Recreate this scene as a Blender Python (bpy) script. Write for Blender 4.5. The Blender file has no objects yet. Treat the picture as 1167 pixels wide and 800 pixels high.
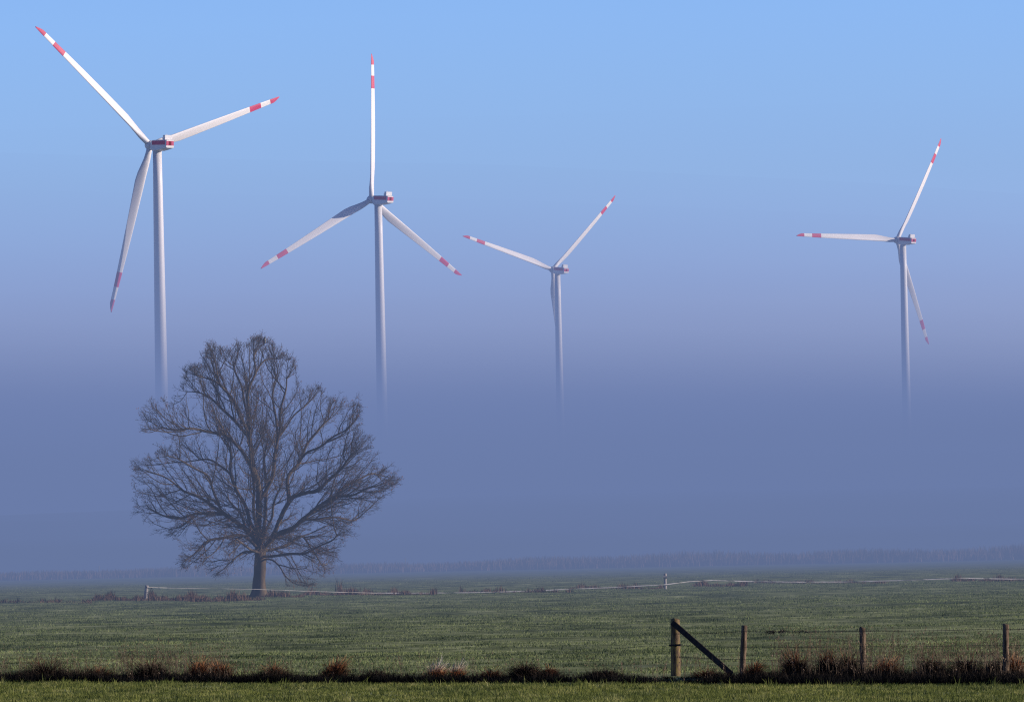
import bpy, bmesh, math, random
import numpy as np
from mathutils import Vector, kdtree

random.seed(7); rng = np.random.default_rng(7)
scene = bpy.context.scene
COL = scene.collection
R = math.radians

# ------------------------------------------------------------------ camera
FPX, PW, PH, CH = 6480.0, 1167.0, 800.0, 2.7
PIT, ROL = math.atan(230 / 6480), R(-1.15)
F = np.array([0, math.cos(PIT), math.sin(PIT)])
r0 = np.array([1.0, 0, 0]); u0 = np.array([0, -math.sin(PIT), math.cos(PIT)])
RT = math.cos(ROL) * r0 + math.sin(ROL) * u0
UP = -math.sin(ROL) * r0 + math.cos(ROL) * u0
CAM = np.array([0, 0, CH])

def ray(x, y):
    d = F * FPX + RT * (x - PW / 2) + UP * (PH / 2 - y)
    return d / d[1]
def ground(x, y):
    d = ray(x, y); return CAM + d * (-CH / d[2])
def at(x, y, D):
    return CAM + ray(x, y) * D

cam = bpy.data.objects.new('camera', bpy.data.cameras.new('camera'))
COL.objects.link(cam)
from mathutils import Matrix
m = Matrix(((RT[0], UP[0], -F[0], 0), (RT[1], UP[1], -F[1], 0), (RT[2], UP[2], -F[2], CH), (0, 0, 0, 1)))
cam.matrix_world = m
cam.data.sensor_width = 36; cam.data.lens = FPX * 36 / PW
cam.data.clip_start = 1; cam.data.clip_end = 60000
scene.camera = cam

# ------------------------------------------------------------------ materials
def srgb(r, g, b):
    f = lambda c: c / 12.92 if c <= .04045 else ((c + .055) / 1.055) ** 2.4
    return (f(r / 255), f(g / 255), f(b / 255), 1)

class NT:
    def __init__(s, mat):
        s.t = mat.node_tree; s.n = s.t.nodes; s.l = s.t.links
    def add(s, typ, **kw):
        n = s.n.new(typ)
        for k, v in kw.items():
            if k.startswith('i_'): n.inputs[k[2:].replace('_', ' ')].default_value = v
            else: setattr(n, k, v)
        return n
    def link(s, a, b): s.l.new(a, b)

def ramp(nt, stops, fac):
    r = nt.add('ShaderNodeValToRGB'); e = r.color_ramp.elements
    while len(e) > 1: e.remove(e[-1])
    e[0].position = stops[0][0]; e[0].color = stops[0][1]
    for p, c in stops[1:]:
        k = e.new(p); k.color = c
    nt.link(fac, r.inputs['Fac']); return r.outputs['Color']

def noise_mat(name, stops, scale=(1, 1, 1), nscale=1.0, detail=4, rough=.9, coord='Object', bump=0, spec=.2, second=None, transl=0):
    mt = bpy.data.materials.new(name); mt.use_nodes = True
    nt = NT(mt); b = nt.n['Principled BSDF']
    b.inputs['Roughness'].default_value = rough; b.inputs['Specular IOR Level'].default_value = spec
    if coord == 'World':
        src = nt.add('ShaderNodeNewGeometry').outputs['Position']
    else:
        src = nt.add('ShaderNodeTexCoord').outputs[coord]
    mp = nt.add('ShaderNodeMapping'); mp.inputs['Scale'].default_value = scale
    nt.link(src, mp.inputs['Vector'])
    nz = nt.add('ShaderNodeTexNoise', i_Scale=nscale, i_Detail=detail, i_Roughness=.6)
    nt.link(mp.outputs[0], nz.inputs['Vector'])
    col = ramp(nt, stops, nz.outputs['Fac'])
    if second:   # (scale vec, noise scale, dark, light) multiplies
        mp2 = nt.add('ShaderNodeMapping'); mp2.inputs['Scale'].default_value = second[0]
        nt.link(src, mp2.inputs['Vector'])
        n2 = nt.add('ShaderNodeTexNoise', i_Scale=second[1], i_Detail=3)
        nt.link(mp2.outputs[0], n2.inputs['Vector'])
        c2 = ramp(nt, [(.3, second[2]), (.7, second[3])], n2.outputs['Fac'])
        mx = nt.add('ShaderNodeMix', data_type='RGBA', blend_type='MULTIPLY')
        mx.inputs[0].default_value = 1
        nt.link(col, mx.inputs[6]); nt.link(c2, mx.inputs[7]); col = mx.outputs[2]
    nt.link(col, b.inputs['Base Color'])
    if bump:
        bp = nt.add('ShaderNodeBump', i_Strength=bump); nt.link(nz.outputs['Fac'], bp.inputs['Height'])
        nt.link(bp.outputs[0], b.inputs['Normal'])
    if transl:
        tr = nt.add('ShaderNodeBsdfTranslucent'); nt.link(col, tr.inputs['Color'])
        ms = nt.add('ShaderNodeMixShader'); ms.inputs[0].default_value = transl
        nt.link(b.outputs[0], ms.inputs[1]); nt.link(tr.outputs[0], ms.inputs[2])
        nt.link(ms.outputs[0], nt.n['Material Output'].inputs['Surface'])
    return mt

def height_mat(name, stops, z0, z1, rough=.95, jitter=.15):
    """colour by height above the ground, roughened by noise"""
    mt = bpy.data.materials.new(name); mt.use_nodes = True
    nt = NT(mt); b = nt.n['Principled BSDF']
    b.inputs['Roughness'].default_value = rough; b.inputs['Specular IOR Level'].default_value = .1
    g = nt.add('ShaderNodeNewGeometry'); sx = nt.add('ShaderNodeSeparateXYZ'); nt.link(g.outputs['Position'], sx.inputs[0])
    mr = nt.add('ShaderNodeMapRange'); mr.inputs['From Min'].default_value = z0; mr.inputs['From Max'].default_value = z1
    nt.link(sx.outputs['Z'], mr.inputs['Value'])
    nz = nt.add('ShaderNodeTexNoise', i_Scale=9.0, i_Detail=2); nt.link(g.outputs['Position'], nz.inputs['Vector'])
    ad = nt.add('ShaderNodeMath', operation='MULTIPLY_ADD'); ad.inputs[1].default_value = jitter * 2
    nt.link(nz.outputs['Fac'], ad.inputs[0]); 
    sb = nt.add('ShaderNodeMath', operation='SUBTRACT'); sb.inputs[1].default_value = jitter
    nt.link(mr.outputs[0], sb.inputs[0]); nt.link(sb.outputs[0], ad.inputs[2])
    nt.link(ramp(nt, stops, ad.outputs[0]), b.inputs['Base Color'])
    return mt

C4 = lambda r, g, b: (r, g, b, 1)
M = {}
M['field'] = noise_mat('field_soil', [(.32, C4(.115, .145, .07)), (.5, C4(.27, .315, .155)), (.68, C4(.46, .50, .28))], (.5, .8, 1), 1.6, 8, coord='World', spec=0, rough=1,
                       second=((.22, .20, .1), 1.0, C4(.38, .42, .46), C4(1.25, 1.2, 1.1)))
M['field_grass'] = noise_mat('field_grass', [(.28, C4(.11, .145, .06)), (.5, C4(.215, .27, .115)), (.75, C4(.38, .42, .23))], (.6, .8, 1), 1.0, 6, coord='World',
                       second=((.22, .20, .1), 1.0, C4(.33, .37, .42), C4(1.25, 1.2, 1.08)), transl=.25)
M['verge_grass'] = noise_mat('verge_grass', [(.3, C4(.045, .07, .018)), (.52, C4(.19, .22, .06)), (.72, C4(.46, .44, .20))], (1, 1, 1), 1.5, 5, coord='World',
                       second=((.3, .6, .1), 1.0, C4(.55, .62, .6), C4(1.4, 1.32, 1.15)), transl=.3)
M['ditch'] = noise_mat('ditch_soil_shade', [(.3, C4(.006, .006, .006)), (.7, C4(.018, .016, .014))], (1, 1, 1), 3, 4, coord='World', spec=0, rough=1)  # near-black soil colour carries the shade of the ditch band
M['shade_grass'] = height_mat('ditch_vegetation_shade', [(0, C4(.004, .004, .005)), (.55, C4(.008, .008, .008)), (.78, C4(.035, .024, .016)), (1, C4(.12, .07, .04))], -.3, .5)  # ditch shade painted in: blades near black low down, brown only at the tips
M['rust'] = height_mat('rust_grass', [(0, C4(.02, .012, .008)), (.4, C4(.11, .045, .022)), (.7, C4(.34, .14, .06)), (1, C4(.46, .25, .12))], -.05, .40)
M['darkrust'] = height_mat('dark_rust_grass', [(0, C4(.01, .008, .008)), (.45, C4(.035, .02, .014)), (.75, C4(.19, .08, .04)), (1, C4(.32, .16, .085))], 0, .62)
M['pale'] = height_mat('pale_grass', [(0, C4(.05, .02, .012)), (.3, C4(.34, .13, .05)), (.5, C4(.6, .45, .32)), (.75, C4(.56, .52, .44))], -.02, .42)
M['stalk'] = noise_mat('dry_stalks', [(.3, C4(.015, .012, .01)), (.5, C4(.07, .05, .035)), (.7, C4(.26, .20, .14))], (1, 1, .2), 9, 2, coord='World')
M['reed'] = noise_mat('dry_reeds', [(.3, C4(.06, .035, .025)), (.55, C4(.16, .10, .065)), (.8, C4(.36, .27, .2))], (.3, 1, 1), .9, 4, coord='World')
M['reedfar'] = noise_mat('far_reeds', [(.3, C4(.16, .095, .07)), (.75, C4(.40, .26, .18))], (.1, .1, 1), .6, 3, coord='World')
M['white'] = noise_mat('turbine_white', [(.3, C4(.76, .735, .73)), (.7, C4(.81, .785, .78))], (1, 1, .2), .08, 3, rough=.45, spec=.4)
M['red'] = noise_mat('signal_red', [(.3, C4(.50, .05, .14)), (.7, C4(.60, .075, .17))], (1, 1, 1), .2, 2, rough=.5, spec=.3)
M['dark'] = noise_mat('louvre_dark', [(.3, C4(.16, .02, .03)), (.7, C4(.2, .03, .04))], (1, 1, 1), .5, 2)
M['bark'] = noise_mat('oak_bark', [(.3, C4(.045, .033, .024)), (.5, C4(.105, .076, .052)), (.75, C4(.22, .165, .105))], (1, 1, .35), 2.2, 6, bump=.6,
                      second=((.25, .25, .25), 1.0, C4(.75, .7, .65), C4(1.15, 1.15, 1.0)))
M['leaf'] = noise_mat('withered_leaf', [(.3, C4(.08, .035, .02)), (.7, C4(.2, .09, .045))], (1, 1, 1), .8, 2)
M['post'] = noise_mat('weathered_post', [(.3, C4(.03, .022, .016)), (.5, C4(.13, .09, .06)), (.75, C4(.34, .24, .16))], (9, 9, 1.6), 3, 6, bump=.5)
M['postlichen'] = noise_mat('lichen_post', [(.3, C4(.04, .03, .02)), (.5, C4(.17, .12, .075)), (.64, C4(.26, .21, .06)), (.8, C4(.42, .30, .18))], (8, 8, 2), 3, 6, bump=.5)
M['brace'] = noise_mat('brace_wood', [(.3, C4(.02, .016, .014)), (.7, C4(.07, .052, .04))], (6, 6, 6), 2, 6, bump=.4)
M['greypost'] = noise_mat('grey_post', [(.3, C4(.30, .27, .25)), (.7, C4(.52, .48, .44))], (4, 4, 1), 3, 4)
M['wire'] = noise_mat('rusty_wire', [(.3, C4(.02, .018, .016)), (.7, C4(.06, .05, .045))], (1, 1, 1), 4, 2, rough=.6)
M['tape'] = noise_mat('fence_tape', [(.3, C4(.40, .38, .35)), (.7, C4(.62, .60, .57))], (1, 1, 1), 1, 2)
M['black'] = noise_mat('insulator_black', [(.3, C4(.02, .02, .02)), (.7, C4(.04, .04, .04))], (1, 1, 1), 4, 2)
M['feather'] = noise_mat('dark_feathers', [(.3, C4(.03, .022, .018)), (.7, C4(.07, .05, .04))], (1, 1, 1), 20, 3)
M['breast'] = noise_mat('pale_feathers', [(.3, C4(.45, .38, .28)), (.7, C4(.7, .62, .5))], (1, 1, 1), 20, 3)
M['beak'] = noise_mat('beak', [(.3, C4(.05, .045, .03)), (.7, C4(.3, .25, .05))], (1, 1, 1), 20, 2)

# ------------------------------------------------------------------ object helpers
def props(o, label=None, cat=None, group=None, kind=None):
    if label: o['label'] = label
    if cat: o['category'] = cat
    if group: o['group'] = group
    if kind: o['kind'] = kind
    return o
def empty(name, loc):
    o = bpy.data.objects.new(name, None); o.location = loc; COL.objects.link(o); return o
def mesh_obj(name, verts, faces, mats, parent=None, mi=None, smooth=False):
    me = bpy.data.meshes.new(name)
    verts = np.asarray(verts, dtype=np.float32)
    if isinstance(faces, np.ndarray):
        nf, k = faces.shape
        me.vertices.add(len(verts)); me.vertices.foreach_set('co', verts.ravel())
        me.loops.add(nf * k); me.loops.foreach_set('vertex_index', faces.astype(np.int32).ravel())
        me.polygons.add(nf); me.polygons.foreach_set('loop_start', np.arange(0, nf * k, k, dtype=np.int32))
        me.polygons.foreach_set('loop_total', np.full(nf, k, dtype=np.int32))
        me.update(calc_edges=True)
    else:
        me.from_pydata([tuple(map(float, v)) for v in verts], [], faces)
    for mm in (mats if isinstance(mats, list) else [mats]): me.materials.append(mm)
    if mi is not None: me.polygons.foreach_set('material_index', np.asarray(mi, dtype=np.int32))
    if smooth: me.polygons.foreach_set('use_smooth', np.ones(len(me.polygons), dtype=bool))
    me.update()
    o = bpy.data.objects.new(name, me); COL.objects.link(o)
    if parent: o.parent = parent
    return o

class MB:
    def __init__(s): s.v = []; s.f = []; s.m = []
    def add(s, v, f, mi=0):
        b = len(s.v); s.v += [tuple(map(float, p)) for p in v]
        s.f += [tuple(i + b for i in q) for q in f]; s.m += [mi] * len(f) if isinstance(mi, int) else list(mi)
    def rings(s, rings, mi=0, cap=True):
        n = len(rings[0]); v = [p for r in rings for p in r]; f = []; ms = []
        for i in range(len(rings) - 1):
            for j in range(n):
                a, b = i * n + j, i * n + (j + 1) % n
                f.append((a, b, b + n, a + n)); ms.append(mi if isinstance(mi, int) else mi[i])
        if cap:
            f.append(tuple(range(n))[::-1]); ms.append(ms[0])
            f.append(tuple((len(rings) - 1) * n + j for j in range(n))); ms.append(ms[-2])
        s.add(v, f, ms)
    def tube(s, pts, radii, n=8, mi=0, lump=0):
        pts = [Vector(p) for p in pts]; rings = []
        prev = None
        for i, p in enumerate(pts):
            d = (pts[min(i + 1, len(pts) - 1)] - pts[max(i - 1, 0)]).normalized()
            if prev is None:
                a = d.orthogonal().normalized()
            else:
                a = (prev - d * prev.dot(d)).normalized()
            prev = a; b = d.cross(a); r = radii[i] if hasattr(radii, '__len__') else radii
            rings.append([p + (a * math.cos(t) + b * math.sin(t)) * r * (1 + lump * random.uniform(-1, 1))
                          for t in [2 * math.pi * k / n for k in range(n)]])
        s.rings(rings, mi)
    def box(s, c, h, mi=0, axes=None, bev=.0):
        c = Vector(c); ax = axes or (Vector((1, 0, 0)), Vector((0, 1, 0)), Vector((0, 0, 1)))
        P = lambda x, y, z: c + ax[0] * x + ax[1] * y + ax[2] * z
        hx, hy, hz = h; b = bev
        if b <= 0:
            v = [P(x, y, z) for z in (-hz, hz) for x, y in ((-hx, -hy), (hx, -hy), (hx, hy), (-hx, hy))]
            s.add(v, [(3, 2, 1, 0), (4, 5, 6, 7), (0, 1, 5, 4), (1, 2, 6, 5), (2, 3, 7, 6), (3, 0, 4, 7)], mi)
        else:
            rings = []
            for z, i in ((-hz, b), (-hz + b, 0), (hz - b, 0), (hz, b)):
                X, Y = hx - i, hy - i
                rings.append([P(x, y, z) for x, y in ((-X + b, -Y), (X - b, -Y), (X, -Y + b), (X, Y - b), (X - b, Y), (-X + b, Y), (-X, Y - b), (-X, -Y + b))])
            s.rings(rings, mi)
    def build(s, name, mats, parent=None, smooth=False):
        return mesh_obj(name, s.v, s.f, mats, parent, s.m, smooth)

# ------------------------------------------------------------------ light and sky
SUN_AZ, SUN_EL = R(93), R(15)           # azimuth clockwise from +Y (the view direction)
w = bpy.data.worlds.new('World'); scene.world = w; w.use_nodes = True
wn = NT(w); bg = wn.n['Background']
sky = wn.add('ShaderNodeTexSky', sky_type='NISHITA', sun_disc=False)
sky.sun_elevation = SUN_EL; sky.sun_rotation = SUN_AZ; sky.air_density = 1.0; sky.dust_density = .3; sky.ozone_density = 4.0
tc = wn.add('ShaderNodeTexCoord'); sp = wn.add('ShaderNodeSeparateXYZ'); wn.link(tc.outputs['Generated'], sp.inputs[0])
SKYR = [(0, (1.25, 1.15, 2.05, 1)), (.041, (1.18, 1.15, 2.06, 1)), (.0472, (1.09, 1.12, 2.02, 1)), (.0564, (1.03, 1.11, 1.91, 1)), (.0657, (1.02, 1.115, 1.80, 1)),
        (.0811, (1.05, 1.16, 1.78, 1)), (.0958, (1.07, 1.19, 1.79, 1)), (.108, (1.07, 1.19, 1.79, 1)), (.15, (.26, .38, .72, 1)), (1, (.20, .31, .66, 1))]
tint = ramp(wn, SKYR, sp.outputs['Z'])
mx = wn.add('ShaderNodeMix', data_type='RGBA', blend_type='MULTIPLY'); mx.inputs[0].default_value = 1
wn.link(sky.outputs[0], mx.inputs[6]); wn.link(tint, mx.inputs[7]); wn.link(mx.outputs[2], bg.inputs['Color'])
bg.inputs['Strength'].default_value = .12

sd = Vector((math.sin(SUN_AZ) * math.cos(SUN_EL), math.cos(SUN_AZ) * math.cos(SUN_EL), math.sin(SUN_EL)))
sun = bpy.data.objects.new('sun', bpy.data.lights.new('sun', 'SUN')); COL.objects.link(sun)
sun.rotation_euler = sd.to_track_quat('Z', 'Y').to_euler(); sun.data.energy = 5.0; sun.data.angle = R(.55)
sun.data.color = (1.0, .87, .75)

# ------------------------------------------------------------------ ground
def vnoise(x, y, sx, sy, seed):
    g = np.random.default_rng(seed).random((256, 256))
    u = x / sx; v = y / sy; iu = np.floor(u).astype(int); iv = np.floor(v).astype(int)
    fu = u - iu; fv = v - iv; fu = fu * fu * (3 - 2 * fu); fv = fv * fv * (3 - 2 * fv)
    G = lambda a, b: g[a % 256, b % 256]
    return ((G(iu, iv) * (1 - fu) + G(iu + 1, iv) * fu) * (1 - fv) + (G(iu, iv + 1) * (1 - fu) + G(iu + 1, iv + 1) * fu) * fv) * 2 - 1

# ditch: near lip and far lip as straight lines across the view
nl, nr = ground(0, 778.5), ground(1167, 781)
def y_near(x): return nl[1] + (nr[1] - nl[1]) * (x - nl[0]) / (nr[0] - nl[0])
DW = 6.5
def terrain(x, y):
    h = (vnoise(x, y, 14, 9, 1) * .07 + vnoise(x, y, 4, 3.2, 2) * .045 + vnoise(x, y, 1.7, 1.0, 3) * .022 + vnoise(x, y, .6, .5, 4) * .012)
    amp = np.clip((y - y_near(x)) / 60, .25, 1.0)
    fade = np.clip(1 - (np.abs(y) - 600) / 600, 0.0, 1) * (1 - .75 * np.exp(-((y - 404) / 16) ** 2))
    h = h * amp * fade
    t = (y - y_near(x)) / DW
    prof = np.where((t > 0) & (t < 1), np.minimum(np.clip(t / .25, 0, 1), np.clip((1 - t) / .45, 0, 1)), 0)
    return h - prof * .75

def grow(a, step, ratio, lim):
    out = [a]
    while abs(out[-1]) < lim:
        step *= ratio; out.append(out[-1] + step)
    return out[1:]
xs = np.arange(-46, 46.01, .3); ys = np.arange(91, 470, .28)
xr = grow(46, .3, 1.25, 16000); xs = np.array([-a for a in xr[::-1]] + list(xs) + xr)
yr = grow(ys[-1], .28, 1.12, 16000); yl = grow(91, -.3, 1.3, 2500)
yl = [a for a in yl if a > -3000]
ys = np.array(yl[::-1] + list(ys) + yr)
X, Y = np.meshgrid(xs, ys); Z = terrain(X, Y)
nx, ny = len(xs), len(ys)
idx = np.arange(nx * ny).reshape(ny, nx)
fc = np.stack([idx[:-1, :-1], idx[:-1, 1:], idx[1:, 1:], idx[1:, :-1]], -1).reshape(-1, 4)
cy = (Y[:-1, :-1] + .15); cx = X[:-1, :-1]
tt = (cy - y_near(cx)) / DW
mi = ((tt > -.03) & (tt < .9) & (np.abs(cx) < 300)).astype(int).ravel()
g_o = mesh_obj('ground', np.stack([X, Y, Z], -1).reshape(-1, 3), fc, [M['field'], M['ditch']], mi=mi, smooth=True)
props(g_o, 'flat green meadow crossed by a ditch painted dark for shade', kind='structure')

def tufts(name, px_, py_, h, w, nb, mat, label, kind='stuff', spread=.05, lean=.5, cat=None):
    """nb bent blades (two triangles... a quad + tip) at every point"""
    n = len(px_); N = n * nb
    X = np.repeat(px_, nb) + rng.normal(0, spread, N); Y = np.repeat(py_, nb) + rng.normal(0, spread, N)
    Zb = terrain(X, Y) - .01
    hh = np.repeat(h, nb) * rng.uniform(.5, 1.1, N); ww = w * rng.uniform(.6, 1.3, N)
    az = rng.uniform(0, 2 * np.pi, N); ln = rng.uniform(.05, lean, N) * hh
    dx, dy = np.cos(az) * ln, np.sin(az) * ln
    fa = rng.uniform(0, np.pi, N); wx, wy = np.cos(fa) * ww / 2, np.sin(fa) * ww / 2
    v = np.empty((N, 5, 3))
    v[:, 0] = np.stack([X - wx, Y - wy, Zb], -1); v[:, 1] = np.stack([X + wx, Y + wy, Zb], -1)
    v[:, 2] = np.stack([X + wx * .8 + dx * .35, Y + wy * .8 + dy * .35, Zb + hh * .6], -1)
    v[:, 3] = np.stack([X - wx * .8 + dx * .35, Y - wy * .8 + dy * .35, Zb + hh * .6], -1)
    v[:, 4] = np.stack([X + dx, Y + dy, Zb + hh], -1)
    b = np.arange(N)[:, None] * 5
    tri = np.concatenate([b + [0, 1, 2], b + [0, 2, 3], b + [3, 2, 4]], 0)
    o = mesh_obj(name, v.reshape(-1, 3), tri, mat)
    return props(o, label, cat, kind=kind)

def in_view(y, marg=1.5): return y * 583.5 / FPX + marg
# meadow grass: density falls with distance
pts = []
for (y0, y1, dens) in ((124, 160, 26), (160, 210, 15), (210, 290, 8), (290, 420, 4), (420, 650, 1.2)):
    half = in_view(y1, 9); n = int(dens * (y1 - y0) * 2 * half)
    x = rng.uniform(-half, half, n); y = rng.uniform(y0, y1, n)
    k = (np.abs(x) < in_view(y, 9)) & (y > y_near(x) + DW * .8)
    cl = vnoise(x, y, 6, 2.2, 11) + vnoise(x, y, 1.5, 1.0, 12) * .7
    k &= rng.random(n) < np.clip(.55 + cl * .6, .08, 1)
    pts.append(np.stack([x[k], y[k], np.where(y[k] < 210, 1, 1.25)], -1))
P = np.concatenate(pts)
tufts('meadow_grass', P[:, 0], P[:, 1], (.055 + .05 * rng.random(len(P)) ** 2) * P[:, 2], .022, 4, M['field_grass'], 'short frosty green grass covering the wide meadow', spread=.07, lean=.9)
# verge in front of the ditch
n = 82000; x = rng.uniform(-19, 19, n); y = rng.uniform(93, 131, n)
k = (y < y_near(x) + .15 + .5 * vnoise(x, y * 0, .9, 1, 41) * (rng.random(n) < .6)) & (np.abs(x) < in_view(y, 8)); x, y = x[k], y[k]
hv = .05 + .07 * np.clip(vnoise(x, y, 1.1, .9, 21), 0, 1) + .03 * rng.random(len(x)) + .14 * (rng.random(len(x)) < .012)
tufts('verge_grass', x, y, hv, .014, 6, M['verge_grass'], 'bright green sunlit grass on the near side of the ditch', spread=.05, lean=.8)
# ditch vegetation
n = 80000; x = rng.uniform(-20, 20, n); t = rng.uniform(.0, 1.0, n); y = y_near(x) + t * DW
k = np.abs(x) < in_view(y, 9); x, y, t = x[k], y[k], t[k]
base = np.where(t < .5, .25, .16) * np.clip(1.05 + .55 * vnoise(x, y, 1.6, 3, 31) + .35 * vnoise(x, y, .5, 1, 32), .25, 2) 
right = np.clip((x - 3.2) / 3, 0, 1)
hd = base - np.clip(terrain(x, y), -1, 0) * .62 + right * .10 - np.where((t > .8), .08, 0)
tufts('ditch_vegetation_shade', x, y, np.clip(hd, .05, 2), .014, 4, M['shade_grass'], 'withered undergrowth filling the ditch, shade painted into its dark colour', spread=.08, lean=.9)

# ------------------------------------------------------------------ single tussocks and weed clumps along the ditch
def tussock(px_, ytop, wpx, mat, label, n=260, pale=False, depth=None, stiff=.5):
    base = ground(px_, 771.5)
    if depth: base = CAM + ray(px_, 771) * depth; 
    D = base[1]; s = D / FPX
    top = at(px_, ytop, D)[2]; H = (max(top, .12) + .12) * 1.06; W = wpx * s
    bx, by = base[0], base[1]; z0 = min(0, float(terrain(np.array([bx]), np.array([by]))[0]))
    V = []; Fs = []; ph0 = random.uniform(0, 6.28); lnx = random.uniform(-.25, .35)
    for i in range(int(n * 3.0)):
        a = random.uniform(0, 2 * math.pi); rr = min(abs(random.gauss(0, .26)), .62) * W
        ux, uy = math.cos(a), math.sin(a)
        h = H * (random.uniform(.3, .8) if random.random() < .8 else random.uniform(.8, 1.08)) * max(.25, 1 - .5 * (rr / (W * .4 + 1e-6)) ** 1.3) * (1 + .25 * math.sin(3 * a + ph0))
        out = random.uniform(.05, 1) * W * .33 * (1 if random.random() < .8 else 1.5) * stiff * 2
        x0, y0 = ux * rr, uy * rr
        wd = random.uniform(.0025, .007) * (1.1 if mat == M['pale'] else 1); fa = random.uniform(0, math.pi); wx, wy = math.cos(fa) * wd, math.sin(fa) * wd
        b = len(V); jx, jy = random.gauss(0, .09), random.gauss(0, .09)
        for tq, wk in ((0, 1), (.45, .9), (.8, .6)):
            q = tq ** 1.7; x, y, z = x0 + ux * out * q + (jx + lnx * h) * tq, y0 + uy * out * q + jy * tq, h * (tq - .3 * tq ** 3)
            V += [(x - wx * wk, y - wy * wk, z), (x + wx * wk, y + wy * wk, z)]
        V.append((x0 + ux * out + jx + lnx * h, y0 + uy * out + jy, h * random.uniform(.45, .95)))
        Fs += [(b, b + 1, b + 3, b + 2), (b + 2, b + 3, b + 5, b + 4), (b + 4, b + 5, b + 6)]
    mi_ = []
    for i in range(len(Fs) // 3):
        q = random.random() if mat != M['pale'] else 1; mi_ += [1 if q < .16 else 2 if q < .30 else 0] * 3
    ob = mesh_obj('grass_tussock', V, Fs, [mat, M['stalk'], M['shade_grass']], mi=mi_); ob.location = (bx, by, z0)
    props(ob, label, 'grass tussock', 'withered grass tussocks along the ditch')
    return ob
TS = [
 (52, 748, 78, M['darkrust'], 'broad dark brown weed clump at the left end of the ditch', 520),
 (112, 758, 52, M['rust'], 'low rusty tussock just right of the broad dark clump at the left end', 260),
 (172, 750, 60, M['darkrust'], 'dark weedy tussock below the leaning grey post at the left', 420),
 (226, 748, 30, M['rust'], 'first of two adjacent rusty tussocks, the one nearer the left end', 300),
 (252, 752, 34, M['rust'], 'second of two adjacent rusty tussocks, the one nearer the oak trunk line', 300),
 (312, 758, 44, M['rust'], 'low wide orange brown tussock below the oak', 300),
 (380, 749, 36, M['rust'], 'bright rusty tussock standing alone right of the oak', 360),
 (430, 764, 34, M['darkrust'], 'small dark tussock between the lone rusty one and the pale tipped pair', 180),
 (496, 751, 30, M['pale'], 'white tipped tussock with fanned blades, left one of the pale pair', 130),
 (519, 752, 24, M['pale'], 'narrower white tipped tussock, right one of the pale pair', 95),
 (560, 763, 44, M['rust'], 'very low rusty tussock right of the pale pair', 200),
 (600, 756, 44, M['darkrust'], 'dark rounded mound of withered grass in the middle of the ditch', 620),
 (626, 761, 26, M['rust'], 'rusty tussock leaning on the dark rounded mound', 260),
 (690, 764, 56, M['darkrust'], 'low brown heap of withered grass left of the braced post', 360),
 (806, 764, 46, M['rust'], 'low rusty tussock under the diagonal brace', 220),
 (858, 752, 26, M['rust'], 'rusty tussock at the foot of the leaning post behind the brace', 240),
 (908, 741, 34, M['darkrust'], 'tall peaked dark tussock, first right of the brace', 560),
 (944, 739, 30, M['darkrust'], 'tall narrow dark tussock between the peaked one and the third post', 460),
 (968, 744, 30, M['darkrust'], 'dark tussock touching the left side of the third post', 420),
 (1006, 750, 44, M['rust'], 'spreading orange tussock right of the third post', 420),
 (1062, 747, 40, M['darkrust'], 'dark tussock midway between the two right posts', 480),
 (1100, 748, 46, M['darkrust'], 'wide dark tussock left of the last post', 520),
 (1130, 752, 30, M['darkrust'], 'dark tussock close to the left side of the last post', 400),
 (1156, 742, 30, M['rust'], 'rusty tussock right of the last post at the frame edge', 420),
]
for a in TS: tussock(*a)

# thin dry weed stalks
def stalk_mesh(name, spots, mat, label):
    o = MB()
    V = []; T = []
    def stick(p, q, r):
        p = np.array(p); q = np.array(q); b = len(V)
        for c, rr in ((p, r), (q, r * .5)):
            for k in range(3):
                a = k * 2.094; V.append((c[0] + math.cos(a) * rr, c[1] + math.sin(a) * rr, c[2]))
        for k in range(3): T.append((b + k, b + (k + 1) % 3, b + 3 + (k + 1) % 3, b + 3 + k))
    for (x, y, h) in spots:
        z = float(terrain(np.array([x]), np.array([y]))[0]); p = np.array([x, y, z]); d = np.array([random.gauss(0, .12), random.gauss(0, .12), 1])
        seg = 4; r = random.uniform(.004, .008)
        for i in range(seg):
            q = p + d * (h / seg); stick(p, q, r)
            if i > 0:
                for _ in range(2):
                    if random.random() < .6:
                        e = q + np.array([random.gauss(0, .1), random.gauss(0, .1), random.uniform(.03, .18)]) * min(1, h); stick(q, e, r * .7)
                        if random.random() < .4: stick(e, e + np.array([random.gauss(0, .02), 0, .03]), .014)
            p = q; d = d + np.array([random.gauss(0, .08), random.gauss(0, .08), 0]); r *= .8
    ob = mesh_obj(name, V, T, mat)
    props(ob, label, kind='stuff')
spots = []
def stalks(x0, x1, n, hm):
    for _ in range(n):
        p = random.uniform(x0, x1); g = ground(p, random.uniform(766, 774)); spots.append((g[0], g[1], hm * random.uniform(.35, 1.05)))
for a in ((0, 120, 170, .62), (130, 260, 330, .72), (182, 188, 6, 1.15), (148, 156, 5, 1.1), (260, 420, 90, .42), (420, 480, 30, .45), (480, 640, 70, .42), (640, 760, 60, .35),
          (770, 860, 60, .5), (880, 1030, 380, .85), (1040, 1167, 380, .8)): stalks(*a)
stalk_mesh('dry_stalks', spots, M['stalk'], 'thin dry weed stalks standing along the ditch')

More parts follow.
